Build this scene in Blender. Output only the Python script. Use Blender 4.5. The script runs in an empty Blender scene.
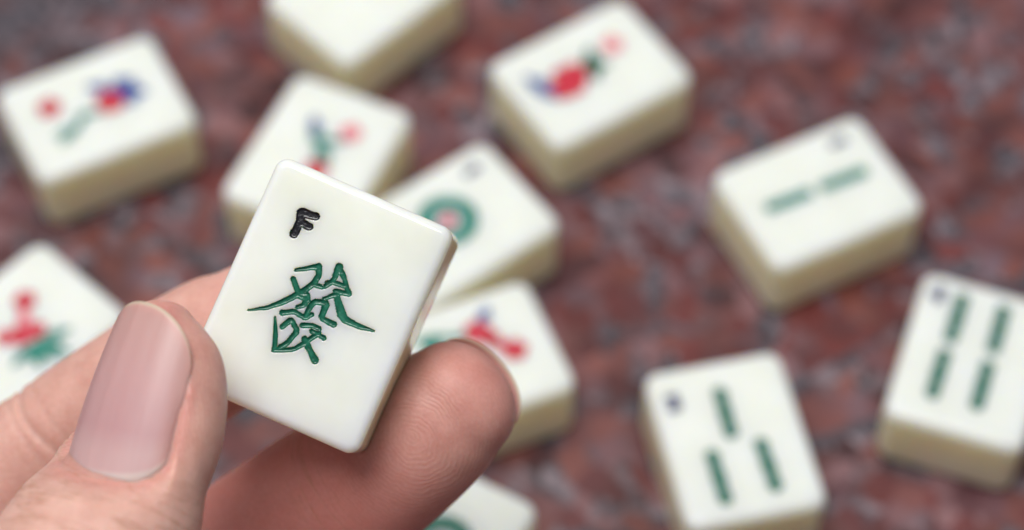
import bpy, bmesh, math, random
import numpy as np
from mathutils import Vector, Matrix
random.seed(7)
MM = 0.001
scene = bpy.context.scene
COL = scene.collection

# ------------------------------------------------------------------ camera frame
PITCH = math.radians(55.068); CAM_H = 350.0; FPX = 2400.0
cp, sp = math.cos(PITCH), math.sin(PITCH)
RT = np.array([1.0, 0, 0]); UP = np.array([0, sp, cp]); FW = np.array([0, cp, -sp])
CAM = np.array([0, 0, CAM_H])

def cam2world(P):
    """camera-frame millimetres (x right, y up, z away) -> world millimetres"""
    P = np.asarray(P, float)
    return CAM + P[..., 0:1]*RT + P[..., 1:2]*UP + P[..., 2:3]*FW

def at(px, py, d):
    return np.array([(px-512)/FPX*d, (265-py)/FPX*d, d])

# ------------------------------------------------------------------ helpers
def tag(o, label=None, cat=None, group=None, kind=None):
    for k, v in (('label', label), ('category', cat), ('group', group), ('kind', kind)):
        if v: o[k] = v
    return o

def mesh_obj(name, verts, faces, mat, parent=None, smooth=True):
    me = bpy.data.meshes.new(name)
    me.from_pydata([tuple(map(float, v)) for v in verts], [], [tuple(map(int, f)) for f in faces])
    me.update()
    if smooth:
        me.polygons.foreach_set('use_smooth', [True]*len(me.polygons))
    if mat: me.materials.append(mat)
    o = bpy.data.objects.new(name, me)
    COL.objects.link(o)
    if parent: o.parent = parent
    return o

def new_mat(name):
    m = bpy.data.materials.new(name); m.use_nodes = True
    nt = m.node_tree; nt.nodes.clear()
    out = nt.nodes.new('ShaderNodeOutputMaterial')
    bs = nt.nodes.new('ShaderNodeBsdfPrincipled')
    nt.links.new(bs.outputs[0], out.inputs[0])
    return m, nt, bs

def N(nt, typ, **kw):
    n = nt.nodes.new(typ)
    for k, v in kw.items():
        if k.startswith('i_'):
            n.inputs[int(k[2:])].default_value = v
        else: setattr(n, k, v)
    return n

def ramp(nt, fac, stops, interp='LINEAR'):
    r = nt.nodes.new('ShaderNodeValToRGB'); r.color_ramp.interpolation = interp
    el = r.color_ramp.elements
    while len(el) < len(stops): el.new(0.5)
    for e, (p, c) in zip(el, stops):
        e.position = p; e.color = (*c, 1) if len(c) == 3 else c
    if fac is not None: nt.links.new(fac, r.inputs[0])
    return r

def mix(nt, fac, a, b, mode='MIX'):
    m = nt.nodes.new('ShaderNodeMix'); m.data_type = 'RGBA'; m.blend_type = mode
    for idx, v in ((0, fac), (6, a), (7, b)):
        if isinstance(v, (int, float)): m.inputs[idx].default_value = v
        elif isinstance(v, tuple): m.inputs[idx].default_value = (*v, 1)
        else: nt.links.new(v, m.inputs[idx])
    return m.outputs[2]

def math_n(nt, op, a, b=None, c=None):
    m = nt.nodes.new('ShaderNodeMath'); m.operation = op
    for i, v in enumerate((a, b, c)):
        if v is None: continue
        if isinstance(v, (int, float)): m.inputs[i].default_value = v
        else: nt.links.new(v, m.inputs[i])
    return m.outputs[0]

def scaled_coord(nt, s=1000.0):
    tc = nt.nodes.new('ShaderNodeTexCoord')
    mp = nt.nodes.new('ShaderNodeMapping'); mp.inputs['Scale'].default_value = (s, s, s)
    nt.links.new(tc.outputs['Object'], mp.inputs[0])
    return mp.outputs[0]

# ------------------------------------------------------------------ materials
def mat_granite():
    m, nt, bs = new_mat('red_granite')
    co = scaled_coord(nt)
    n1 = N(nt, 'ShaderNodeTexNoise'); n1.inputs['Scale'].default_value = 0.9; n1.inputs['Detail'].default_value = 3
    nt.links.new(co, n1.inputs['Vector'])
    wv = nt.nodes.new('ShaderNodeVectorMath'); wv.operation = 'MULTIPLY_ADD'
    nt.links.new(n1.outputs['Color'], wv.inputs[0]); wv.inputs[1].default_value = (1.6, 1.6, 1.6); nt.links.new(co, wv.inputs[2])
    def vor(scale):
        v = N(nt, 'ShaderNodeTexVoronoi'); v.inputs['Scale'].default_value = scale
        nt.links.new(wv.outputs[0], v.inputs['Vector'])
        sep = nt.nodes.new('ShaderNodeSeparateColor'); nt.links.new(v.outputs['Color'], sep.inputs[0])
        return sep
    a = vor(0.23); b = vor(0.5)
    red = ramp(nt, a.outputs[0], [(0.0, (0.055, 0.016, 0.018)), (0.18, (0.19, 0.035, 0.030)), (0.36, (0.10, 0.030, 0.033)), (0.52, (0.24, 0.075, 0.060)),
                                  (0.66, (0.13, 0.045, 0.052)), (0.80, (0.27, 0.135, 0.14)), (0.9, (0.20, 0.05, 0.035)), (1.0, (0.17, 0.10, 0.12))])
    gray = ramp(nt, b.outputs[1], [(0.0, (0.030, 0.027, 0.034)), (0.5, (0.085, 0.068, 0.082)), (1.0, (0.30, 0.22, 0.235))])
    big = N(nt, 'ShaderNodeTexNoise'); big.inputs['Scale'].default_value = 0.045; big.inputs['Detail'].default_value = 3; big.inputs['Roughness'].default_value = 0.6
    nt.links.new(co, big.inputs['Vector'])
    # share of grey crystals follows both the cell's own chance and a broad drift
    t = math_n(nt, 'MULTIPLY_ADD', big.outputs[0], 1.5, -0.62)
    t = math_n(nt, 'ADD', t, math_n(nt, 'MULTIPLY', a.outputs[2], 0.75))
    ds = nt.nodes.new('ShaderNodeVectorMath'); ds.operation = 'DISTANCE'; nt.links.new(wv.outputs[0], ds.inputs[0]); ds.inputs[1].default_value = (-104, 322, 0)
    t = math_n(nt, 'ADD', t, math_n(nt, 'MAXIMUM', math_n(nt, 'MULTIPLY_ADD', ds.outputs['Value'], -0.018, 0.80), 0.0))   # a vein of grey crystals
    f = ramp(nt, t, [(0.60, (0, 0, 0)), (0.76, (1, 1, 1))])
    c = mix(nt, f.outputs[0], red.outputs[0], gray.outputs[0])
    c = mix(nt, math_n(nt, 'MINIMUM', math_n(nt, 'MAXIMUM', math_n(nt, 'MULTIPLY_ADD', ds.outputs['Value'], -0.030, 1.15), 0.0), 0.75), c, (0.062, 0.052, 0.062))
    sp_ = N(nt, 'ShaderNodeTexNoise'); sp_.inputs['Scale'].default_value = 2.2; sp_.inputs['Detail'].default_value = 4
    nt.links.new(co, sp_.inputs['Vector'])
    c = mix(nt, 0.5, c, ramp(nt, sp_.outputs[0], [(0.3, (0.30, 0.30, 0.30)), (0.7, (0.92, 0.92, 0.92))]).outputs[0], 'MULTIPLY')
    lg = N(nt, 'ShaderNodeTexNoise'); lg.inputs['Scale'].default_value = 0.075; lg.inputs['Detail'].default_value = 2
    nt.links.new(co, lg.inputs['Vector'])
    c = mix(nt, 1.0, c, ramp(nt, lg.outputs[0], [(0.32, (0.62, 0.58, 0.60)), (0.52, (0.98, 0.98, 1.02)), (0.70, (1.30, 1.42, 1.48))]).outputs[0], 'MULTIPLY')
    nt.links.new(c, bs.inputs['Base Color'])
    bs.inputs['Roughness'].default_value = 0.42
    bs.inputs['Specular IOR Level'].default_value = 0.4
    return m

def mat_tile(name, back=(0.95, 0.90, 0.67)):
    """cast resin: near-white face layer over a cream body, slightly translucent"""
    m, nt, bs = new_mat(name)
    tc = nt.nodes.new('ShaderNodeTexCoord')
    sep = nt.nodes.new('ShaderNodeSeparateXYZ'); nt.links.new(tc.outputs['Object'], sep.inputs[0])
    zmm = math_n(nt, 'MULTIPLY', sep.outputs[2], 1000.0)
    f = ramp(nt, math_n(nt, 'MULTIPLY_ADD', zmm, 1/12.0, 1.0), [(0.72, back), (0.88, (0.85, 0.87, 0.81))])
    nz = N(nt, 'ShaderNodeTexNoise'); nz.inputs['Scale'].default_value = 0.12; nz.inputs['Detail'].default_value = 3
    nt.links.new(scaled_coord(nt), nz.inputs['Vector'])
    c = mix(nt, 1.0, f.outputs[0], ramp(nt, nz.outputs[0], [(0.3, (0.94, 0.935, 0.90)), (0.7, (1, 1, 1))]).outputs[0], 'MULTIPLY')
    nt.links.new(c, bs.inputs['Base Color'])
    bs.inputs['Subsurface Weight'].default_value = 0.9
    bs.inputs['Subsurface Radius'].default_value = (1.0, 0.85, 0.5)
    bs.inputs['Subsurface Scale'].default_value = 0.007
    r = N(nt, 'ShaderNodeTexNoise'); r.inputs['Scale'].default_value = 0.5; r.inputs['Detail'].default_value = 5
    nt.links.new(scaled_coord(nt), r.inputs['Vector'])
    nt.links.new(ramp(nt, r.outputs[0], [(0.3, (0.10,)*3), (0.75, (0.20,)*3)]).outputs[0], bs.inputs['Roughness'])
    bs.inputs['Specular IOR Level'].default_value = 0.5
    bp = nt.nodes.new('ShaderNodeBump'); bp.inputs['Strength'].default_value = 0.25; bp.inputs['Distance'].default_value = 0.00004
    h = r.outputs[0]
    for ang, sc in ((0.5, 0.55), (1.9, 0.4), (2.7, 0.7)):          # hairline scratches from years of shuffling
        mp = nt.nodes.new('ShaderNodeMapping'); mp.inputs['Scale'].default_value = (4.0*sc, 0.09*sc, 0.5); mp.inputs['Rotation'].default_value = (0, 0, ang)
        nt.links.new(scaled_coord(nt), mp.inputs[0])
        q = N(nt, 'ShaderNodeTexNoise'); q.inputs['Scale'].default_value = 1.0; q.inputs['Detail'].default_value = 2; nt.links.new(mp.outputs[0], q.inputs['Vector'])
        h = math_n(nt, 'SUBTRACT', h, ramp(nt, q.outputs[0], [(0.70, (0, 0, 0)), (0.73, (1, 1, 1))]).outputs[0])
    nt.links.new(h, bp.inputs['Height']); nt.links.new(bp.outputs[0], bs.inputs['Normal'])
    return m

def mat_paint(name, col, rough=0.3):
    m, nt, bs = new_mat(name)
    nz = N(nt, 'ShaderNodeTexNoise'); nz.inputs['Scale'].default_value = 1.8; nz.inputs['Detail'].default_value = 4
    nt.links.new(scaled_coord(nt), nz.inputs['Vector'])
    lo = tuple(x*0.6 for x in col); hi = tuple(min(1, x*1.35+0.01) for x in col)
    nt.links.new(ramp(nt, nz.outputs[0], [(0.3, lo), (0.5, col), (0.72, hi)]).outputs[0], bs.inputs['Base Color'])
    bs.inputs['Roughness'].default_value = rough
    bs.inputs['Specular IOR Level'].default_value = 0.55
    bp = nt.nodes.new('ShaderNodeBump'); bp.inputs['Strength'].default_value = 0.7; bp.inputs['Distance'].default_value = 0.00010
    nt.links.new(nz.outputs[0], bp.inputs['Height']); nt.links.new(bp.outputs[0], bs.inputs['Normal'])
    return m

M_GRANITE = mat_granite()
M_TILE = mat_tile('ivory_resin')
P_GREEN = mat_paint('green_paint', (0.002, 0.110, 0.062), 0.18)
P_JADE = mat_paint('jade_paint', (0.001, 0.125, 0.078))
P_BLACK = mat_paint('black_paint', (0.006, 0.005, 0.009), 0.16)
P_NAVY = mat_paint('navy_paint', (0.03, 0.04, 0.14))
P_BLUE = mat_paint('blue_paint', (0.035, 0.085, 0.30))
P_RED = mat_paint('red_paint', (0.55, 0.022, 0.045))
P_PINK = mat_paint('pink_paint', (0.78, 0.20, 0.24))
P_TEAL = mat_paint('teal_paint', (0.004, 0.20, 0.145))

# ------------------------------------------------------------------ tiles
TW, TL, TT, TR = 23.7, 30.2, 13.0, 1.5      # width, length, thickness, edge radius (mm); face at z = 0, back at z = -TT

def seg_sdf(x, y, a, b):
    """signed distance to a round-ended stroke whose radius runs from a[2] to b[2] (negative inside)"""
    ax, ay, ra = a; bx, by, rb = b
    dx, dy = bx-ax, by-ay; L2 = dx*dx+dy*dy+1e-9
    t = np.clip(((x-ax)*dx+(y-ay)*dy)/L2, 0, 1)
    return np.hypot(x-ax-t*dx, y-ay-t*dy) - (ra+(rb-ra)*t)

def design_sdf(d, x, y):
    out = np.full(x.shape, 9.0); x = x+0.02*np.sin(y*3.1+x*2); y = y+0.02*np.sin(x*3.3)
    for p in d:
        if p[0] == 'stroke':
            pts = p[1]
            if len(pts) == 1: pts = [pts[0], pts[0]]
            for a, b in zip(pts[:-1], pts[1:]): out = np.minimum(out, seg_sdf(x, y, a, b))
        elif p[0] == 'ring':
            _, cx, cy, r0, r1 = p
            r = np.hypot(x-cx, y-cy); out = np.minimum(out, np.maximum(r-r1, r0-r))
    return out

FULL, SLOPE = 0.40, 0.26
def depth_profile(s):
    t = np.clip(-s/SLOPE, 0, 1)
    return FULL*t*(2-t)

RC, RE = 2.0, 1.05                           # corner radius seen from above, edge rounding
def box_samples(h, r, step, corner=None):
    n = max(2, int(round(2*(h-r)/step)))
    inner = np.linspace(-(h-r), h-r, n+1)
    if corner: inner = np.unique(np.concatenate([inner, [-(h-corner), h-corner], np.linspace(h-corner, h-r, 5)[1:-1], -np.linspace(h-corner, h-r, 5)[1:-1]]).round(5))
    k = 5
    edge = [h-r+r*math.tan(math.pi/4*(i+1)/k) for i in range(k)]
    return np.concatenate([[-e for e in edge[::-1]], inner, edge])

TILE_CACHE = {}
def tile_body_mesh(designs, step, jitter):
    hx, hy, hz = TW/2, TL/2, TT/2
    X, Y, Z = box_samples(hx, RE, step, RC), box_samples(hy, RE, step, RC), box_samples(hz, RE, 2.5)
    index, verts, faces = {}, [], []
    def vid(i, j, k):
        key = (i, j, k)
        if key not in index:
            index[key] = len(verts); verts.append((X[i], Y[j], Z[k]))
        return index[key]
    nx, ny, nz = len(X)-1, len(Y)-1, len(Z)-1
    for i in range(nx):
        for j in range(ny):
            faces.append((vid(i, j, nz), vid(i+1, j, nz), vid(i+1, j+1, nz), vid(i, j+1, nz)))
            faces.append((vid(i, j, 0), vid(i, j+1, 0), vid(i+1, j+1, 0), vid(i+1, j, 0)))
    for i in range(nx):
        for k in range(nz):
            faces.append((vid(i, 0, k), vid(i+1, 0, k), vid(i+1, 0, k+1), vid(i, 0, k+1)))
            faces.append((vid(i, ny, k), vid(i, ny, k+1), vid(i+1, ny, k+1), vid(i+1, ny, k)))
    for j in range(ny):
        for k in range(nz):
            faces.append((vid(0, j, k), vid(0, j, k+1), vid(0, j+1, k+1), vid(0, j+1, k)))
            faces.append((vid(nx, j, k), vid(nx, j+1, k), vid(nx, j+1, k+1), vid(nx, j, k+1)))
    V = np.array(verts)
    t = np.minimum(hx-np.abs(V[:, 0]), hy-np.abs(V[:, 1])); ez = np.abs(V[:, 2])-(hz-RE)
    onside = t < 1e-6
    e = np.clip(RE-t, 0, RE); ln = np.hypot(e, RE)
    tn = np.where(t < RE, RE-RE*e/ln, t); zn = np.where(np.abs(V[:, 2]) > hz-1e-6, hz-RE+RE*RE/ln, np.abs(V[:, 2]))
    es = np.clip(ez, 0, RE); ls = np.hypot(es, RE)
    m = onside & (np.abs(V[:, 2]) < hz-1e-6)
    tn = np.where(m, RE-RE*RE/ls, tn); zn = np.where(m & (ez > 0), hz-RE+RE*es/ls, zn)
    Q = np.clip(V[:, :2], [-(hx-RC), -(hy-RC)], [hx-RC, hy-RC]); D = V[:, :2]-Q
    L = np.linalg.norm(D, axis=1)
    XY = np.where((L > 1e-6)[:, None], Q+D/np.maximum(L, 1e-9)[:, None]*(RC-tn)[:, None], V[:, :2])
    P = np.column_stack([XY, np.sign(V[:, 2])*zn])
    # slight pillow on the face, as a polished casting has
    top = P[:, 2] > hz-0.01
    u, v = P[:, 0]/hx, P[:, 1]/hy
    P[:, 2] -= np.where(P[:, 2] > 0, 0.10*np.clip((u**4+v**4)/2, 0, 1), 0)
    P[:, 2] -= hz
    s = np.full(len(P), 9.0)
    for _, _, d in designs: s = np.minimum(s, design_sdf(d, P[:, 0], P[:, 1]))
    P[:, 2] -= np.where(top, depth_profile(s), 0)
    return P, faces

def paint_mesh(d, alld, step):
    """the paint that fills one engraved mark: it follows the groove and meets the face along the mark's outline"""
    xs = np.arange(-TW/2+1.5, TW/2-1.5+step/2, step); ys = np.arange(-TL/2+1.5, TL/2-1.5+step/2, step)
    gx, gy = np.meshgrid(xs, ys, indexing='ij')
    s = design_sdf(d, gx, gy)
    sa = np.full(gx.shape, 9.0)
    for q in alld: sa = np.minimum(sa, design_sdf(q, gx, gy))
    u, v = gx/(TW/2), gy/(TL/2)
    body = -0.10*np.clip((u**4+v**4)/2, 0, 1) - depth_profile(sa)
    k = np.clip((s+0.06)/0.12, 0, 1)
    z = body + (0.035 if step < 0.2 else 0.06)*(1-k) - 0.09*k
    keep = s < 0.16
    idx = -np.ones(gx.shape, int); verts = []; faces = []
    cell = keep[:-1, :-1] & keep[1:, :-1] & keep[1:, 1:] & keep[:-1, 1:]
    def vid(i, j):
        if idx[i, j] < 0:
            idx[i, j] = len(verts); verts.append((gx[i, j], gy[i, j], z[i, j]))
        return idx[i, j]
    for i, j in zip(*np.nonzero(cell)):
        faces.append((vid(i, j), vid(i+1, j), vid(i+1, j+1), vid(i, j+1)))
    return verts, faces

def build_tile(designs, M3, pos, label, step=0.3, group=None, mat=None):
    """designs: list of (part name, material, shapes). M3: 3x3 local->world, pos: face centre in mm."""
    root = bpy.data.objects.new('mahjong_tile', None); COL.objects.link(root)
    mw = Matrix([[M3[r][c] for c in range(3)]+[pos[r]*MM] for r in range(3)]+[[0, 0, 0, 1]])
    root.matrix_world = mw
    root.empty_display_size = 0.01
    tag(root, label, 'mahjong tile', group)
    P, F = tile_body_mesh(designs, step, 0)
    mesh_obj('body', P*MM, F, mat or M_TILE, root)
    alld = [d for _, _, d in designs]
    for nm, pm, d in designs:
        v, f = paint_mesh(d, alld, step*0.9)
        if f: mesh_obj(nm, np.array(v)*MM, f, pm, root)
    return root

def on_table(x, y, rot):
    a = math.radians(rot); c, s = math.cos(a), math.sin(a)
    return [[c, -s, 0], [s, c, 0], [0, 0, 1]], (x, y, TT+0.05)

def stick(x0, y0, x1, y1, r=0.85):
    """a bamboo cane: bulged ends and a knot in the middle"""
    mx, my = (x0+x1)/2, (y0+y1)/2
    q = lambda t: (x0+(x1-x0)*t, y0+(y1-y0)*t)
    return [('stroke', [(*q(0), r*1.1), (*q(0.25), r*0.85), (*q(0.5), r*1.12), (*q(0.75), r*0.85), (*q(1), r*1.1)])]

def blossom(x, y, r, n=5, a0=0.3):
    return [('stroke', [(x+math.cos(a0+k*2*math.pi/n)*r*0.58, y+math.sin(a0+k*2*math.pi/n)*r*0.58, r*0.40)]) for k in range(n)]

def leaf(x0, y0, x1, y1, r):
    mx, my = (x0+x1)/2, (y0+y1)/2
    return [('stroke', [(x0, y0, r*0.25), (mx, my, r), (x1, y1, r*0.15)])]

def digit(ch, x, y, h=2.3):
    r = 0.36; w = h*0.5
    S = {'1': [[(-0.4, 0.3), (0, 0.5), (0, -0.5)]],
         '3': [[(-0.5, 0.5), (0.4, 0.5), (0.0, 0.08), (0.45, -0.2), (0.1, -0.5), (-0.5, -0.42)]],
         '4': [[(0.2, -0.5), (0.2, 0.5), (-0.5, -0.15), (0.5, -0.15)]]}[ch]
    return [('stroke', [(x+a*w*1.1, y+b*h, r) for a, b in st]) for st in S]

# --- the tile held up by the hand
HM = np.array([[0.913775572264896, 0.40289457417477886, 0.0518668066540192], [-0.3994965486757019, 0.9144306723057777, -0.0649542388347826], [-0.07359830927517519, 0.03863298651317361, 0.9965394027457765]])
HT = np.array([-24.03, -4.94, 296.21])
TW, TL, TT, RC = 23.9, 30.5, 12.4, 1.7
axes = [cam2world(HM[:, 0])-CAM, cam2world(HM[:, 1])-CAM, -(cam2world(HM[:, 2])-CAM)]
H3 = [[axes[c][r] for c in range(3)] for r in range(3)]
def smooth_stroke(p):
    for _ in range(1):
        q = [p[0]]
        for a, b in zip(p[:-1], p[1:]):
            q.append(tuple(a[i]*0.86+b[i]*0.14 for i in range(3))); q.append(tuple(a[i]*0.14+b[i]*0.86 for i in range(3)))
        p = q+[p[-1]]
    # the cutter's hand is not quite steady
    return [(x, y, w*(1+0.06*math.sin(i*1.9+x*3))) for i, (x, y, w) in enumerate(p)]
CHAR = [[(-4.26, 2.84, 0.16), (-2.93, 3.72, 0.25), (-1.84, 4.33, 0.35)], [(-1.81, 4.41, 0.37), (-1.32, 3.47, 0.32), (-1.55, 2.16, 0.35), (-2.16, 1.08, 0.35), (-2.84, 0.18, 0.33), (-4.01, -1.31, 0.31), (-5.69, -2.89, 0.21), (-7.64, -4.02, 0.09)], [(-1.55, 2.16, 0.3), (-0.38, 2.2, 0.22)], [(-4.08, 1.73, 0.3), (-2.85, 0.51, 0.28)], [(0.55, 5.37, 0.45), (0.59, 3.64, 0.28), (-0.06, 2.47, 0.24)], [(0.6, 5.26, 0.4), (1.78, 4.29, 0.25), (2.46, 3.44, 0.25), (3.02, 2.81, 0.32)], [(1.3, 2.46, 0.27), (3.02, 2.81, 0.3)], [(0.43, 1.07, 0.2), (1.8, 2.27, 0.3)], [(1.57, 2.17, 0.3), (3.52, -0.21, 0.52), (5.47, -0.36, 0.32), (7.72, -0.12, 0.11)], [(-2.65, 0.06, 0.25), (-1.53, 0.14, 0.35), (-1.51, -0.66, 0.3), (-2.21, -1.23, 0.22)], [(-3.6, -2.59, 0.32), (-2.32, -1.89, 0.28), (-0.74, -2.08, 0.28), (-0.16, -1.37, 0.25)], [(-0.86, -2.13, 0.25), (-0.66, 0.16, 0.32), (0.99, 0.75, 0.36), (1.03, -1.3, 0.32), (2.83, -1.37, 0.36)], [(-4.24, -3.47, 0.1), (-3.34, -5.24, 0.25), (-2.7, -6.98, 0.3)], [(-2.89, -4.18, 0.32), (-2.26, -2.94, 0.32), (-0.94, -3.91, 0.31), (-1.59, -5.95, 0.27), (-2.67, -7.3, 0.22)], [(-2.67, -7.3, 0.2), (-0.41, -6.16, 0.25), (0.58, -4.73, 0.3), (1.6, -3.07, 0.27)], [(-0.71, -3.07, 0.3), (0.41, -2.54, 0.27), (1.4, -2.62, 0.27)], [(0.71, -3.19, 0.27), (2.42, -3.38, 0.27)], [(0.26, -4.47, 0.35), (1.27, -5.37, 0.33), (2.53, -6.36, 0.42)]]
LETF = [[(-6.41, 9.73, 0.5), (-4.65, 9.93, 0.42)], [(-6.53, 9.68, 0.5), (-6.22, 8.64, 0.45), (-6.27, 6.83, 0.45)], [(-6.14, 8.54, 0.42), (-4.9, 8.48, 0.42)]]
build_tile([('engraved_character', P_GREEN, [('stroke', smooth_stroke([(x, y, q*1.04+0.08) for x, y, q in s])) for s in CHAR+[[(-0.1, 3.0, 0.2), (0.6, 3.35, 0.24), (2.0, 3.45, 0.26)], [(-2.7, 0.3, 0.22), (-1.7, 0.75, 0.28), (-1.3, 0.1, 0.26)]]]),
            ('engraved_letter', P_BLACK, [('stroke', [(x, y, q*0.95+0.14) for x, y, q in s]) for s in LETF])],
           H3, cam2world(HT), 'upright ivory tile held by the hand, engraved with green character and black F', step=0.1)

HELD_T, HELD_W, HELD_L = TT, TW, TL
# --- the tiles lying on the granite: their marks are cut shallower
FULL, SLOPE = 0.14, 0.35
TT = 14.6; TW = 23.4; TL = 30.2; RC, RE = 2.7, 1.6
G = 'mahjong tiles lying face up on the granite'
def flat(x, y, rot, designs, label): 
    kk = (CAM_H-TT)/(CAM_H-11.9); M3, p = on_table(x*kk, y*kk-0.1, rot)
    fat = lambda d, n_: [('stroke', [(a, b, q+(0.3 if 'stick' in n_ or 'ring' in n_ or 'mark' in n_ else 0.24)) for a, b, q in e[1]]) if e[0] == 'stroke' else ('ring', e[1], e[2], e[3]-0.1, e[4]+0.35) for e in d]
    designs = [(n_, m_, fat(d_, n_)) for n_, m_, d_ in designs]
    return build_tile(designs, M3, p, label, 0.24, G)

flat(-75.1, 271.4, -62.5, [
    ('red_flower', P_RED, blossom(-3.2, -7.5, 2.1)), ('red_flower', P_RED, blossom(0.4, 2.8, 2.7, 6)),
    ('blue_petal', P_BLUE, leaf(-1.0, 5.0, 1.2, 9.2, 1.5)+leaf(-2.2, 4.0, -2.6, 8.2, 1.4)+leaf(-4.6, 0.6, -2.2, 3.8, 1.0)+leaf(1.0, 4.6, 2.6, 6.8, 0.7)),
    ('green_leaf', P_TEAL, leaf(0.8, -2.0, 3.0, -4.8, 0.6)+leaf(0.8, -3.6, 1.8, 0.4, 0.5)+leaf(3.4, -4.4, 5.2, -8.6, 0.6)+leaf(2.8, -4.4, 3.4, -8.8, 0.5))],
    'ivory tile with two red blossoms and blue petals, upper left corner of the photo')
flat(-27.7, 299.7, -45.0, [('blue_mark', P_NAVY, digit('1', -7.6, 9.5))],
    'ivory tile cut off by the top edge, its face plain where visible')
flat(-34.6, 260.8, -24.5, [
    ('red_flower', P_PINK, blossom(3.5, 6.2, 1.9)), ('red_flower', P_RED, blossom(1.6, -3.6, 2.1)),
    ('blue_petal', P_BLUE, leaf(-3.9, 6.6, -2.2, 3.4, 1.0)),
    ('green_leaf', P_TEAL, leaf(-3.0, 4.2, -0.4, 1.6, 1.0)+leaf(-1.2, 2.4, 3.4, 4.0, 0.65)+leaf(-0.4, 1.6, 3.0, -1.2, 0.9)+leaf(-0.4, 1.2, 1.2, -2.4, 0.6))],
    'ivory tile with pink and red flowers on green leaves, just above the held tile')
flat(-10.2, 245.4, -53.0, [
    ('green_ring', P_TEAL, [('ring', -0.8, -0.6, 2.55, 5.0)]), ('red_dot', P_RED, [('stroke', [(-0.8, -0.6, 1.2)])]),
    ('blue_mark', P_NAVY, digit('1', -7.0, 9.2, 2.2))],
    'ivory tile with one large green ring around a red dot, right of the held tile')
flat(14.3, 279.5, -56.6, [
    ('blue_petal', P_BLUE, leaf(-4.9, -10.6, 0.6, -8.6, 1.15)+leaf(-2.6, -10.8, 2.4, -8.4, 0.8)),
    ('red_flower', P_RED, blossom(0.8, -6.3, 2.7)+blossom(-0.8, -2.9, 2.7)+blossom(1.6, -4.2, 1.8)+blossom(-1.8, -5.0, 1.8)+[('stroke', [(0.6, -6.3, 1.2), (-1.0, -2.0, 1.3)])]),
    ('green_leaf', P_GREEN, leaf(-4.1, 2.4, 2.2, -0.2, 1.6)+leaf(-1.2, -0.2, 0.6, 3.4, 1.1)),
    ('pink_flower', P_PINK, blossom(-2.8, 6.7, 1.9))],
    'ivory tile with red bloom between blue and green leaves and a small pink flower')
flat(53.8, 252.4, -63.2, [
    ('bamboo_stick', P_TEAL, stick(-0.4, -9.2, -0.15, -2.2, 0.8)), ('bamboo_stick', P_TEAL, stick(-0.1, 1.6, 0.15, 8.8, 0.8)),
    ('blue_mark', P_NAVY, digit('1', -7.4, 8.5))],
    'ivory tile with a single line of green bamboo running lengthwise, upper right')
flat(77.2, 217.2, -19.3, [
    ('bamboo_stick', P_JADE, stick(-4.4, 11.0, -4.5, 2.9)), ('bamboo_stick', P_JADE, stick(-4.7, -0.9, -4.8, -8.8)),
    ('bamboo_stick', P_JADE, stick(2.7, 11.0, 2.7, 3.2)), ('bamboo_stick', P_JADE, stick(2.6, -0.8, 2.6, -8.6)),
    ('blue_mark', P_NAVY, digit('4', -8.5, 10.7))],
    'ivory tile with four green bamboo sticks in two columns, cut by the right edge')
flat(36.4, 201.9, 12.2, [
    ('bamboo_stick', P_JADE, stick(-0.1, 8.6, -0.3, 1.0)), ('bamboo_stick', P_JADE, stick(-4.4, -2.6, -4.4, -10.7)),
    ('bamboo_stick', P_JADE, stick(3.9, -2.2, 4.1, -10.1)), ('blue_mark', P_NAVY, digit('3', -8.0, 8.3))],
    'ivory tile with three green bamboo sticks, one above two, bottom right')
flat(-83.5, 222.9, -42.8, [
    ('red_flower', P_RED, blossom(-3.6, 4.8, 1.9)+blossom(1.4, -0.1, 2.0)+blossom(2.3, 2.2, 1.7)+blossom(-0.2, -2.2, 1.6)),
    ('pink_stem', P_PINK, [('stroke', [(-2.2, 3.4, 0.7), (-0.2, 1.6, 0.9)])]),
    ('green_leaf', P_TEAL, leaf(4.2, 0.2, 5.0, -5.0, 0.9)+leaf(4.6, 0, 8.4, -2.2, 1.0)+leaf(4.8, 0.8, 9.8, 3.0, 1.0)+leaf(4.4, 1.4, 6.4, 6.2, 0.9)+leaf(4.4, 0.4, 9.2, 0.6, 0.8))],
    'ivory tile with stacked red flowers over a fan of green leaves, at the left edge')
flat(-7.4, 217.2, -67.8, [
    ('blue_petal', P_BLUE, leaf(-8.0, 6.8, -5.8, 4.6, 0.9)), ('red_flower', P_RED, blossom(-4.3, 3.5, 2.3)+blossom(-2.4, 5.0, 1.5)),
    ('red_flower', P_RED, blossom(1.4, 7.9, 2.1)+[('stroke', [(-2.0, 5.0, 0.8), (0.8, 7.0, 0.8)])]),
    ('green_leaf', P_TEAL, leaf(-6.2, -7.0, -5.2, -1.2, 0.9)+leaf(-5.0, -6.0, -2.6, -2.0, 0.8)+leaf(-4.6, -1.0, -4.4, 1.2, 0.6))],
    'ivory tile with red flowers and small blue petal, half hidden behind the fingertip')
flat(-13.0, 181.5, -29.0, [
    ('green_ring', P_JADE, [('ring', 1.2, 1.5, 2.4, 5.0)]), ('red_dot', P_RED, [('stroke', [(1.2, 1.5, 1.2)])])],
    'ivory tile showing only part of a green ring, below the fingertip at bottom edge')

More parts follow.
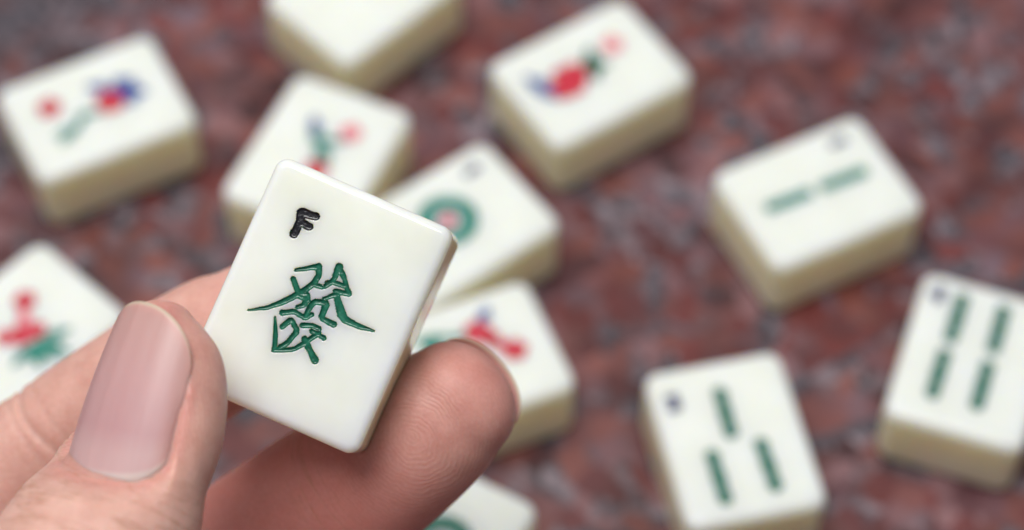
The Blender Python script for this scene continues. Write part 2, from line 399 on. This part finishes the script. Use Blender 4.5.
# ------------------------------------------------------------------ the granite tabletop
def build_table():
    bm = bmesh.new()
    bmesh.ops.create_cube(bm, size=1.0)
    bmesh.ops.scale(bm, vec=(1.6, 1.5, 0.03), verts=bm.verts)
    bmesh.ops.translate(bm, vec=(0, 0.35, -0.015), verts=bm.verts)
    bmesh.ops.bevel(bm, geom=bm.edges[:], offset=0.004, segments=3, affect='EDGES')
    me = bpy.data.meshes.new('tabletop'); bm.to_mesh(me); bm.free()
    me.materials.append(M_GRANITE)
    o = bpy.data.objects.new('tabletop', me); COL.objects.link(o)
    o['kind'] = 'structure'
    return o
build_table()

# ------------------------------------------------------------------ the hand
def unit(v): return v/max(np.linalg.norm(v), 1e-9)

class Digit:
    """a finger or thumb as a swept, tapering elliptical tube with a rounded tip"""
    def __init__(self, st, dorsal, cap, exp=2.15):
        # st: (px, py, depth, half width, half thickness) from tip to root
        C = np.array([at(*s[:3]) for s in st]); R = np.array([s[3:5] for s in st], float)
        dors = np.array([dorsal]*len(st), float) if np.ndim(dorsal[0]) == 0 else np.array(dorsal, float)
        A = np.hstack([C, R, dors])
        pts = []
        n = len(A)
        for i in range(n-1):
            p0, p1, p2, p3 = A[max(i-1, 0)], A[i], A[i+1], A[min(i+2, n-1)]
            m = max(2, int(np.linalg.norm(p2[:3]-p1[:3])/0.6))
            for k in range(m):
                t = k/m
                pts.append(0.5*((2*p1)+(-p0+p2)*t+(2*p0-5*p1+4*p2-p3)*t*t+(-p0+3*p1-3*p2+p3)*t**3))
        pts.append(A[-1]); pts = np.array(pts)
        # rounded tip: continue along the tangent with shrinking radii
        tan = unit(pts[0, :3]-pts[3, :3])
        K = 14; capst = []
        for k in range(K, 0, -1):
            a = math.pi/2*k/K*0.985
            q = pts[0].copy(); q[:3] += tan*cap*math.sin(a); q[3:5] *= math.cos(a)**0.92
            capst.append(q)
        pts = np.vstack([capst, pts])
        self.C = pts[:, :3]; self.ab = pts[:, 3:5]
        T = np.gradient(self.C, axis=0); T /= np.linalg.norm(T, axis=1, keepdims=True)
        T[:K] = -tan
        Dv = pts[:, 5:8]
        Lt = np.cross(T, Dv); Lt /= np.linalg.norm(Lt, axis=1, keepdims=True)
        Nn = np.cross(Lt, T)
        self.T, self.L, self.Nn = T, Lt, Nn       # T points to the root
        self.s = np.concatenate([[0], np.cumsum(np.linalg.norm(np.diff(self.C, axis=0), axis=1))])
        self.exp = exp
    def mesh(self, m=40):
        th = np.arange(m)/m*2*math.pi
        c, s = np.cos(th), np.sin(th)
        e = 2/self.exp
        x = np.sign(s)*np.abs(s)**e; y = np.sign(c)*np.abs(c)**e
        V = []
        for C, ab, L, Nn in zip(self.C, self.ab, self.L, self.Nn):
            V.append(C + np.outer(x*ab[0], L) + np.outer(y*ab[1], Nn))
        V = np.vstack(V); n = len(self.C); F = []
        for i in range(n-1):
            for j in range(m):
                F.append((i*m+j, i*m+(j+1) % m, (i+1)*m+(j+1) % m, (i+1)*m+j))
        F.append(tuple(range(m))[::-1]); F.append(tuple((n-1)*m+j for j in range(m)))
        return V, F
    def frame(self, s):
        i = int(np.argmin(np.abs(self.s-s)))
        return self.C[i], -self.T[i], self.L[i], self.Nn[i], self.ab[i]

THUMB = Digit([(153, 334, 288.5, 5.3, 5.0), (157, 352, 287.5, 6.9, 6.0), (161, 382, 286.5, 8.4, 7.0), (150, 425, 285, 9.8, 7.8), (130, 466, 284, 10.8, 8.0),
               (112, 512, 283, 11.8, 9.4), (82, 580, 280, 12.4, 11.5), (45, 680, 277, 11.8, 11.5), (0, 800, 275, 12.5, 13),
               (-70, 950, 275, 16, 17), (-170, 1120, 272, 17, 17)],
              (-0.66, 0.16, -0.80), 3.6)
INDEX = Digit([(300, 300, 318.5, 7.4, 6.6), (262, 318, 319.5, 8.4, 7.6), (208, 350, 321, 9.7, 8.2), (132, 397, 323, 9.6, 8.4), (60, 446, 325, 9.4, 8.7), (-10, 505, 326, 10, 9.4),
               (-70, 600, 322, 10.4, 10), (-100, 720, 312, 10.8, 10.6), (-110, 850, 302, 12, 12), (-150, 980, 293, 12, 12)],
              (-0.35, 0.5, 0.8), 6.0)
MIDDLE = Digit([(459, 400, 308, 8.1, 7.0), (441, 415, 309, 9.1, 8.1), (409, 442, 311.3, 9.8, 9.0), (361, 480, 315.5, 10.3, 9.4), (299, 519, 320, 10.4, 9.4), (220, 575, 323, 10.5, 9.0),
                (140, 650, 322, 10.2, 9.8), (60, 740, 314, 10.2, 10), (0, 850, 304, 11, 11), (-60, 980, 293, 12, 12)],
               (0.12, 0.05, 1.0), 6.5)
RING = Digit([(345, 660, 305, 7.2, 6.5), (335, 665, 309, 8.2, 7.6), (300, 690, 316, 8.7, 8.0), (240, 740, 320, 9.2, 8.8), (170, 800, 316, 9.2, 9),
              (90, 900, 304, 10, 10), (10, 1020, 292, 11, 11)],
             (0.3, -0.2, 1.0), 5.5)
LITTLE = Digit([(300, 790, 299, 6.2, 5.6), (290, 800, 303, 7.2, 6.6), (260, 830, 308, 7.6, 7.2), (200, 880, 308, 8.0, 7.8), (140, 960, 300, 8.4, 8.4),
                (70, 1060, 289, 10, 10)],
               (0.3, -0.2, 1.0), 5.0)
PALM = Digit([(-40, 850, 302, 20, 8), (-50, 930, 296, 34, 12), (-70, 1050, 287, 40, 14), (-130, 1200, 276, 38, 16), (-210, 1370, 262, 30, 17),
              (-270, 1490, 252, 28, 18), (-380, 1720, 236, 30, 20)],
             (0.15, 0.35, 0.9), 8, 2.4)
DIGITS = [THUMB, INDEX, MIDDLE, RING, LITTLE, PALM]

def noise3(P, scale, seed=0):
    from mathutils import noise
    return np.array([noise.noise(Vector(((p[0]+seed*17.3)*scale, p[1]*scale, p[2]*scale))) for p in P])

def map_to_digit(P, dg):
    """for every point: arc length s from the tip, lateral and dorsal offsets, distance relative to the tube radius"""
    s = np.empty(len(P)); lx = np.empty(len(P)); nz = np.empty(len(P)); rel = np.empty(len(P))
    C = dg.C[::2]
    for a in range(0, len(P), 20000):
        Q = P[a:a+20000]
        d2 = ((Q[:, None, :]-C[None])**2).sum(2)
        i = np.argmin(d2, 1)*2
        D = Q-dg.C[i]
        tt = (D*dg.T[i]).sum(1)
        s[a:a+20000] = dg.s[i]+tt
        lx[a:a+20000] = (D*dg.L[i]).sum(1); nz[a:a+20000] = (D*dg.Nn[i]).sum(1)
        rel[a:a+20000] = np.linalg.norm(D, axis=1)/np.maximum(dg.ab[i].mean(1), 2.0)
    return s, lx, nz, rel

class Nail:
    def __init__(self, dg, s_mid, length, phim, rl, rn, lift, tipover, tilt=0.0, dx=0.0, taper=0.10, curve=0.004, rnd=3.6, yaw=0.0, rb=2.0):
        self.rnd = rnd; self.rb = rb
        C, ax, L, Nn, ab = dg.frame(s_mid)
        self.O = C + L*dx; self.ax = unit(ax + Nn*tilt + L*yaw); L = unit(L - self.ax*np.dot(L, self.ax)); self.L = L; self.N = unit(np.cross(self.ax, L)*np.sign(np.dot(np.cross(self.ax, L), Nn)))
        self.len = length; self.phim = phim; self.rl = rl; self.rn = rn; self.lift = lift; self.over = tipover; self.taper = taper; self.curve = curve
    def base(self, u): return -self.len/2 + self.rb*(1-np.sqrt(np.maximum(1-np.abs(u)**2.2, 0)))
    def tip(self, u): return self.len/2 + self.over - self.rnd*(1-np.sqrt(np.maximum(1-np.abs(u)**2.1, 0)))
    def surf(self, phi, y, off=0.0):
        k = 1 - self.taper*(y/self.len)
        rl = (self.rl+off)*k; rn = self.rn+off
        z = rn*np.cos(phi) + self.lift - self.curve*y*y
        return self.O + np.multiply.outer(y, self.ax) + np.multiply.outer(rl*np.sin(phi), self.L) + np.multiply.outer(z, self.N)
    def mesh(self, nu=44, nv=56, th=0.28):
        U = np.linspace(-1, 1, nu+1); Vv = np.linspace(0, 1, nv+1)
        pts = []; att = []
        for off in (0.0, -th):
            for v in Vv:
                for u in U:
                    y = self.base(u)*(1-v)+self.tip(u)*v
                    # sides and root dive under the skin folds; only the free edge stays proud
                    dip = max(np.clip((abs(u)-0.86)/0.14, 0, 1)**1.5*np.clip((0.72-v)/0.2, 0, 1), np.clip((0.06-v)/0.06, 0, 1)**1.5)*0.30
                    pts.append(self.surf(u*self.phim, y, (off if 0 < v < 1 and -1 < u < 1 else off*0.6-0.08)-dip)); att.append((u, v, (self.tip(u)-y)))
        F = []; W = nu+1; n1 = W*(nv+1)
        for b, flip in ((0, False), (n1, True)):
            for j in range(nv):
                for i in range(nu):
                    q = (b+j*W+i, b+j*W+i+1, b+(j+1)*W+i+1, b+(j+1)*W+i)
                    F.append(q[::-1] if flip else q)
        rim = [j for j in range(W)]+[j*W+nu for j in range(1, nv+1)]+[nv*W+i for i in range(nu-1, -1, -1)]+[j*W for j in range(nv-1, 0, -1)]
        for a, b in zip(rim, rim[1:]+rim[:1]): F.append((b, a, a+n1, b+n1))
        return np.array(pts), F, np.array(att)
    def shape_skin(self, P):
        """seat the nail: skin sinks just under it and swells into a fold around it"""
        D = P-self.O
        y = D@self.ax; l = D@self.L; z = D@self.N
        k = 1 - self.taper*(y/self.len)
        phi = np.arctan2(l/(self.rl*k), (z-self.lift+self.curve*y*y)/self.rn)
        u = phi/self.phim
        near = (np.abs(u) < 1.6) & (y > -self.len/2-4) & (y < self.len/2+self.over+3) & (z > -2)
        uc = np.clip(u, -1, 1)
        # signed distance (mm) to the outline, negative inside
        du = (np.abs(u)-1)*self.phim*(self.rl+self.rn)/2
        dv0 = self.base(uc)-y; dv1 = y-self.tip(uc)+self.over*0.75
        inside = np.maximum(np.maximum(du, dv0), dv1)
        S = self.surf(phi, y) if False else None
        rl = self.rl*k; zs = self.rn*np.cos(phi)+self.lift-self.curve*y*y; ls = rl*np.sin(phi)
        dirv = np.stack([np.sin(phi)/np.maximum(rl, 1e-6), np.cos(phi)/self.rn], 1); dirv /= np.linalg.norm(dirv, axis=1, keepdims=True)
        r_now = (l-ls)*dirv[:, 0]+(z-zs)*dirv[:, 1]           # height above the nail surface
        side = np.maximum(du, dv0)                              # folds only at sides and base
        t_in = -0.34*np.clip(-inside/0.5, 0, 1)
        fold = np.where((side > -0.1) & (dv1 < 0.5), 0.13*np.exp(-((np.maximum(side, 0)-0.5)/0.6)**2), 0)
        w_in = np.clip((0.15-inside)/0.5, 0, 1)
        w_out = np.clip(1-(inside-0.1)/3.5, 0, 1)*(inside > -0.35)*np.clip((0.8-dv1)/1.5, 0, 1)
        target = np.where(inside < 0, t_in, 0.0)
        move = np.clip(target-r_now, -2.5, 1.8)*np.maximum(w_in, w_out**2*0.75) + fold*np.clip((1.2-dv1)/1.5, 0, 1)*np.exp(-np.maximum(inside-1.5, 0))
        move = np.where(near, move, 0)
        return P + (np.outer(dirv[:, 0], self.L)+np.outer(dirv[:, 1], self.N))*move[:, None], np.where(near, np.exp(-(np.maximum(inside, 0)/1.1)**2), 0)

NAILS = [Nail(THUMB, 12.9, 21.2, math.radians(67), 8.9, 7.0, 0.22, 0.8, tilt=0.06, taper=0.16, curve=0.006, rnd=8.5, yaw=0.10, dx=-0.3, rb=6.0),
         Nail(INDEX, 9.5, 12.5, math.radians(58), 7.6, 7.0, 0.1, 1.0, tilt=0.05),
         Nail(MIDDLE, 8.8, 13.0, math.radians(54), 8.9, 7.7, 0.0, 1.0, tilt=0.0, taper=0.02, curve=0.003),
         Nail(RING, 8.5, 12.0, math.radians(58), 7.4, 7.0, 0.1, 0.9),
         Nail(LITTLE, 7.5, 10.0, math.radians(58), 6.2, 5.8, 0.1, 0.8)]

def tile_sdf_push(P, margin=0.06):
    """flesh yields to the held tile: points inside it move out to its surface"""
    q = (P-HT)@HM                      # local: x, y, z(away); tile fills z 0..TT
    q = q-np.array([0, 0, HELD_T/2])
    h = np.array([HELD_W/2, HELD_L/2, HELD_T/2])-TR
    c = np.clip(q, -h, h); d = q-c; L = np.linalg.norm(d, axis=1)
    out = q.copy()
    m = (L > 1e-6) & (L < TR+margin)
    out[m] = c[m]+d[m]/L[m, None]*(TR+margin)
    ins = L <= 1e-6
    if ins.any():
        qi = q[ins]; full = h+TR
        depth = full-np.abs(qi); ax = np.argmin(depth, 1)
        r = np.arange(len(qi)); qi[r, ax] = np.sign(qi[r, ax])*(full[ax]+margin)
        out[ins] = qi
    return (out+np.array([0, 0, HELD_T/2]))@HM.T + HT

def mat_skin():
    m, nt, bs = new_mat('skin')
    A = lambda n: (lambda a: (setattr(a, 'attribute_name', n), a)[1])(nt.nodes.new('ShaderNodeAttribute'))
    fc, rg, tn = A('fcoord'), A('ridge'), A('tone')
    stn = nt.nodes.new('ShaderNodeSeparateColor'); nt.links.new(tn.outputs['Color'], stn.inputs[0])   # red with painted middle-finger shade, crease, ridge mask
    co = scaled_coord(nt)
    def noise(scale, detail=4, vec=co, rough=0.55):
        n = N(nt, 'ShaderNodeTexNoise'); n.inputs['Scale'].default_value = scale; n.inputs['Detail'].default_value = detail
        n.inputs['Roughness'].default_value = rough; nt.links.new(vec, n.inputs['Vector']); return n.outputs[0]
    blotch = noise(0.28, 4)
    base = ramp(nt, blotch, [(0.3, (0.63, 0.365, 0.295)), (0.5, (0.70, 0.43, 0.355)), (0.72, (0.76, 0.49, 0.41))]).outputs[0]
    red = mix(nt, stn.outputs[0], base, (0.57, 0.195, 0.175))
    fine = noise(2.2, 5)
    red = mix(nt, 0.22, red, ramp(nt, fine, [(0.35, (0.72, 0.55, 0.5)), (0.65, (1, 1, 1))]).outputs[0], 'MULTIPLY')
    # crease lines across the joints: thin, broken, following the finger's own coordinates
    mp = nt.nodes.new('ShaderNodeMapping'); mp.inputs['Scale'].default_value = (0.50, 0.07, 1); nt.links.new(fc.outputs['Vector'], mp.inputs[0])
    cn = noise(1.0, 4, mp.outputs[0], 0.5)
    cr = math_n(nt, 'ABSOLUTE', math_n(nt, 'SUBTRACT', cn, 0.5))
    cr = math_n(nt, 'SUBTRACT', 1.0, math_n(nt, 'MINIMUM', math_n(nt, 'MULTIPLY', cr, 34.0), 1.0))
    cr = math_n(nt, 'MULTIPLY', cr, stn.outputs[1])
    col = mix(nt, math_n(nt, 'MULTIPLY', cr, 0.55), red, (0.42, 0.20, 0.12))
    nt.links.new(col, bs.inputs['Base Color'])
    bs.inputs['Subsurface Weight'].default_value = 0.85
    bs.inputs['Subsurface Radius'].default_value = (1.0, 0.34, 0.20)
    bs.inputs['Subsurface Scale'].default_value = 0.0022
    bs.inputs['Roughness'].default_value = 0.44
    nt.links.new(ramp(nt, noise(1.1, 4), [(0.3, (0.44,)*3), (0.7, (0.58,)*3)]).outputs[0], bs.inputs['Roughness'])
    bs.inputs['Specular IOR Level'].default_value = 0.42
    # relief: friction ridges, pores, creases
    ph = math_n(nt, 'MULTIPLY', math_n(nt, 'ADD', rg.outputs['Fac'], math_n(nt, 'MULTIPLY', noise(0.45, 2), 1.3)), 2*math.pi/0.52)
    ri = math_n(nt, 'MULTIPLY', math_n(nt, 'SINE', ph), stn.outputs[2])
    ri = math_n(nt, 'MULTIPLY', ri, math_n(nt, 'MULTIPLY', noise(0.8, 3), 1.4))
    v = N(nt, 'ShaderNodeTexVoronoi'); v.inputs['Scale'].default_value = 1.5; nt.links.new(co, v.inputs['Vector'])
    h = math_n(nt, 'MULTIPLY', ri, 0.014)
    inv = math_n(nt, 'SUBTRACT', 1.0, stn.outputs[2])
    h = math_n(nt, 'ADD', h, math_n(nt, 'MULTIPLY', math_n(nt, 'MULTIPLY', v.outputs['Distance'], inv), 0.040))
    h = math_n(nt, 'ADD', h, math_n(nt, 'MULTIPLY', noise(0.9, 5), 0.04))
    h = math_n(nt, 'SUBTRACT', h, math_n(nt, 'MULTIPLY', cr, 0.055))
    bp = nt.nodes.new('ShaderNodeBump'); bp.inputs['Strength'].default_value = 1.0; bp.inputs['Distance'].default_value = 0.001
    nt.links.new(h, bp.inputs['Height']); nt.links.new(bp.outputs[0], bs.inputs['Normal'])
    return m

def mat_nail():
    m, nt, bs = new_mat('nail_plate')
    a = nt.nodes.new('ShaderNodeAttribute'); a.attribute_name = 'nuv'
    s = nt.nodes.new('ShaderNodeSeparateXYZ'); nt.links.new(a.outputs['Vector'], s.inputs[0])
    mp = nt.nodes.new('ShaderNodeMapping'); mp.inputs['Scale'].default_value = (2.2, 0.6, 0.0); nt.links.new(a.outputs['Vector'], mp.inputs[0])
    n = N(nt, 'ShaderNodeTexNoise'); n.inputs['Scale'].default_value = 1.6; n.inputs['Detail'].default_value = 4; nt.links.new(mp.outputs[0], n.inputs['Vector'])
    bed = ramp(nt, n.outputs[0], [(0.25, (0.63, 0.335, 0.325)), (0.75, (0.68, 0.385, 0.375))]).outputs[0]
    along = ramp(nt, s.outputs[1], [(0.0, (1.0, 1.06, 1.08)), (0.17, (1.0, 1.05, 1.07)), (0.30, (0.90, 0.86, 0.90)), (0.6, (0.94, 0.90, 0.91)), (1.0, (0.90, 0.88, 0.82))]).outputs[0]
    c = mix(nt, 1.0, bed, along, 'MULTIPLY')
    edge = ramp(nt, s.outputs[2], [(0.0, (1, 1, 1)), (0.25, (0.7, 0.7, 0.7)), (0.6, (0, 0, 0))])   # the last millimetre is the free edge
    c = mix(nt, edge.outputs[0], c, (0.62, 0.50, 0.38))
    au = math_n(nt, 'ABSOLUTE', s.outputs[0])
    c = mix(nt, ramp(nt, au, [(0.72, (0, 0, 0)), (1.0, (0.75, 0.75, 0.75))]).outputs[0], c, (0.64, 0.31, 0.27))
    cut = ramp(nt, s.outputs[1], [(0.0, (0.75, 0.75, 0.75)), (0.05, (0.5, 0.5, 0.5)), (0.075, (0, 0, 0))])
    c = mix(nt, cut.outputs[0], c, (0.80, 0.66, 0.60))
    nt.links.new(c, bs.inputs['Base Color'])
    bs.inputs['Subsurface Weight'].default_value = 0.5
    bs.inputs['Subsurface Radius'].default_value = (1.0, 0.45, 0.35); bs.inputs['Subsurface Scale'].default_value = 0.0018
    bs.inputs['Roughness'].default_value = 0.42
    bs.inputs['Specular IOR Level'].default_value = 0.35
    bs.inputs['Coat Weight'].default_value = 0.15; bs.inputs['Coat Roughness'].default_value = 0.22
    mp2 = nt.nodes.new('ShaderNodeMapping'); mp2.inputs['Scale'].default_value = (5.0, 0.25, 0.0); nt.links.new(a.outputs['Vector'], mp2.inputs[0])
    n2 = N(nt, 'ShaderNodeTexNoise'); n2.inputs['Scale'].default_value = 1.3; n2.inputs['Detail'].default_value = 3; nt.links.new(mp2.outputs[0], n2.inputs['Vector'])
    bp = nt.nodes.new('ShaderNodeBump'); bp.inputs['Strength'].default_value = 0.45; bp.inputs['Distance'].default_value = 0.00022
    rg_ = math_n(nt, 'MULTIPLY_ADD', s.outputs[0], 14.0, 0.6); rg_ = math_n(nt, 'POWER', 2.718, math_n(nt, 'MULTIPLY', math_n(nt, 'MULTIPLY', rg_, rg_), -1.0))
    nt.links.new(math_n(nt, 'MULTIPLY_ADD', rg_, 0.5, math_n(nt, 'MULTIPLY', n2.outputs[0], 0.5)), bp.inputs['Height']); nt.links.new(bp.outputs[0], bs.inputs['Normal'])
    return m

def build_hand():
    V, F, off = [], [], 0
    for d in DIGITS:
        v, f = d.mesh(); V.append(v); F += [tuple(i+off for i in q) for q in f]; off += len(v)
    V = np.vstack(V)
    me = bpy.data.meshes.new('cage'); me.from_pydata([tuple(v) for v in V], [], F); me.update()
    tmp = bpy.data.objects.new('cage', me); COL.objects.link(tmp)
    r = tmp.modifiers.new('r', 'REMESH'); r.mode = 'VOXEL'; r.voxel_size = 0.45; r.adaptivity = 0
    s = tmp.modifiers.new('s', 'SMOOTH'); s.factor = 0.5; s.iterations = 14
    dg = bpy.context.evaluated_depsgraph_get()
    ev = tmp.evaluated_get(dg).to_mesh()
    n = len(ev.vertices); P = np.empty(n*3); ev.vertices.foreach_get('co', P); P = P.reshape(-1, 3)
    faces = [tuple(p.vertices) for p in ev.polygons]
    tmp.evaluated_get(dg).to_mesh_clear()
    bpy.data.objects.remove(tmp)
    # which digit each vertex belongs to, and where on it
    best = np.full(n, 9e9); own = np.zeros(n, int); S = np.zeros(n); LX = np.zeros(n); NZ = np.zeros(n)
    for k, d in enumerate(DIGITS):
        s_, l_, z_, rel = map_to_digit(P, d)
        m = rel < best
        best[m] = rel[m]; own[m] = k; S[m] = s_[m]; LX[m] = l_[m]; NZ[m] = z_[m]
    # soft irregularity of living flesh
    P = P  # positions in camera-frame millimetres
    fold = np.zeros(n)
    for k, nl in enumerate(NAILS):
        m = own == k
        P2, f_ = nl.shape_skin(P[m]); P[m] = P2; fold[m] = f_
    # flexion creases across the index finger
    m = own == 1; D = P[m]-INDEX.C[np.argmin(np.abs(INDEX.s[None, :]-S[m][:, None]), 1)]
    th = np.arctan2(LX[m], -NZ[m])
    g = 0.38*np.exp(-((S[m]-42.5-1.2*th+0.4*np.sin(th*4))/0.45)**2)+0.22*np.exp(-((S[m]-45.0-0.6*th)/0.4)**2)+0.12*np.exp(-((S[m]-39.5-1.5*th)/0.4)**2)
    P[m] -= D/np.linalg.norm(D, axis=1, keepdims=True)*g[:, None]
    P = tile_sdf_push(P)
    # attributes
    theta = np.arctan2(LX, np.where(own == 0, NZ, -NZ))          # 0 = towards the viewer's side of each digit
    fco = np.stack([S, theta*8.0, own*40.0], 1)
    dors = np.where(NZ > 0, 1.0, 0.0)
    w = theta*8.0
    palmar = 1/(1+np.exp(NZ*1.2))
    ridge = np.hypot((S-11)*1.0, w*0.75)
    ridge = np.where(own == 0, np.hypot((S-9)*0.9, (np.abs(w)-22)*1.0), ridge)
    rmask = palmar*np.clip((30-S)/10, 0, 1)
    rmask = np.where(own == 0, np.clip((np.abs(w)-7.0)/3, 0, 1)*np.clip((32-S)/10, 0, 1), rmask)
    rmask = np.where(own == 5, 0, rmask)
    joint = {0: [(27, 6.0), (60, 7)], 1: [(24, 2.0), (57, 2)], 2: [(27, 2.5), (52, 3)], 3: [(24, 2.5), (48, 3)], 4: [(20, 2), (40, 3)], 5: []}
    crease = np.zeros(n); redn_shade = np.zeros(n)
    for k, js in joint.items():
        m = own == k
        for c, wd in js: crease[m] = np.maximum(crease[m], np.exp(-((S[m]-c)/wd)**2))
        tipred_shade = np.exp(-(np.maximum(S[m]-2, 0)/12.0)**2)
        if k == 0: tipred_shade = tipred_shade*1.6-0.6
        if k == 2: tipred_shade = 1-0.75*np.exp(-((S[m]-8)/9.0)**2)  # shade below the held tile painted in as deeper red past the fingertip
        redn_shade[m] = {0: 0.45, 1: 0.45, 2: 0.72, 3: 0.8, 4: 0.8, 5: 0.3}[k]*(0.45+0.55*tipred_shade)
    redn_shade = np.clip(redn_shade + 0.40*fold*(own == 0) , 0, 1)
    crease += 0.12*(own == 0)*np.clip((S-20)/8, 0, 1)
    W = cam2world(P)*MM
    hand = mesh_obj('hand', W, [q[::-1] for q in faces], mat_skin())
    # orient normals outward
    bm = bmesh.new(); bm.from_mesh(hand.data); bmesh.ops.recalc_face_normals(bm, faces=bm.faces[:]); bm.to_mesh(hand.data); bm.free()
    hand.data.polygons.foreach_set('use_smooth', [True]*len(hand.data.polygons))
    a = hand.data.attributes.new('fcoord', 'FLOAT_VECTOR', 'POINT'); a.data.foreach_set('vector', fco.astype(np.float32).ravel())
    a = hand.data.attributes.new('ridge', 'FLOAT', 'POINT'); a.data.foreach_set('value', ridge.astype(np.float32))
    tone = np.stack([redn_shade, np.clip(crease, 0, 1), np.clip(rmask, 0, 1), np.ones(n)], 1)
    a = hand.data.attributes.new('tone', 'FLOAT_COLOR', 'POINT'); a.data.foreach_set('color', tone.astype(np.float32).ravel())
    tag(hand, 'bare hand reaching in from lower left, thumb and fingers pinching the upright tile', 'hand')
    mn = mat_nail()
    for k, nl in enumerate(NAILS):
        p, f, at_ = nl.mesh()
        o = mesh_obj('thumb_nail' if k == 0 else 'finger_nail', cam2world(p)*MM, f, mn, hand)
        bm = bmesh.new(); bm.from_mesh(o.data); bmesh.ops.recalc_face_normals(bm, faces=bm.faces[:]); bm.to_mesh(o.data); bm.free()
        o.data.polygons.foreach_set('use_smooth', [True]*len(o.data.polygons))
        a = o.data.attributes.new('nuv', 'FLOAT_VECTOR', 'POINT'); a.data.foreach_set('vector', at_.astype(np.float32).ravel())
    return hand
build_hand()

# ------------------------------------------------------------------ light
w = bpy.data.worlds.new('World'); scene.world = w; w.use_nodes = True
nt = w.node_tree; bg = nt.nodes['Background']
tc = nt.nodes.new('ShaderNodeTexCoord'); sx = nt.nodes.new('ShaderNodeSeparateXYZ'); nt.links.new(tc.outputs['Generated'], sx.inputs[0])
rp = ramp(nt, sx.outputs[2], [(0.0, (0.34, 0.33, 0.31)), (0.25, (0.56, 0.57, 0.57)), (0.9, (0.80, 0.84, 0.90))])
side = ramp(nt, math_n(nt, 'MULTIPLY_ADD', sx.outputs[1], 0.5, 0.5), [(0.0, (0.34, 0.34, 0.34)), (0.45, (0.8, 0.8, 0.8)), (1.0, (1, 1, 1))])
nt.links.new(mix(nt, 1.0, rp.outputs[0], side.outputs[0], 'MULTIPLY'), bg.inputs[0]); bg.inputs[1].default_value = 0.60

def area(name, loc, target, size, power, col):
    l = bpy.data.lights.new(name, 'AREA'); l.shape = 'RECTANGLE'; l.size, l.size_y = size; l.energy = power; l.color = col
    o = bpy.data.objects.new(name, l); COL.objects.link(o); o.location = loc
    o.rotation_euler = (Vector(target)-Vector(loc)).to_track_quat('-Z', 'Y').to_euler()
    return o
area('overhead_light', (-0.25, 0.25, 1.38), (0, 0.22, 0), (0.8, 0.7), 18.3, (1.0, 0.99, 0.97))  # soft area lamp above the table, out of view

# ------------------------------------------------------------------ camera
cam = bpy.data.cameras.new('camera'); co = bpy.data.objects.new('camera', cam); COL.objects.link(co)
cam.sensor_width = 36; cam.lens = FPX/1024*36
co.location = (0, 0, CAM_H*MM); co.rotation_euler = (math.pi/2-PITCH, 0, 0)
cam.clip_start = 0.01; cam.clip_end = 20
cam.dof.use_dof = True; cam.dof.focus_distance = 0.2945; cam.dof.aperture_fstop = cam.lens/8.8; cam.dof.aperture_blades = 0
scene.camera = co
scene.render.engine = 'CYCLES'
scene.cycles.use_denoising = True
scene.cycles.max_bounces = 8
scene.view_settings.view_transform = 'Standard'; scene.view_settings.look = 'None'
scene.view_settings.exposure = 0; scene.view_settings.gamma = 1
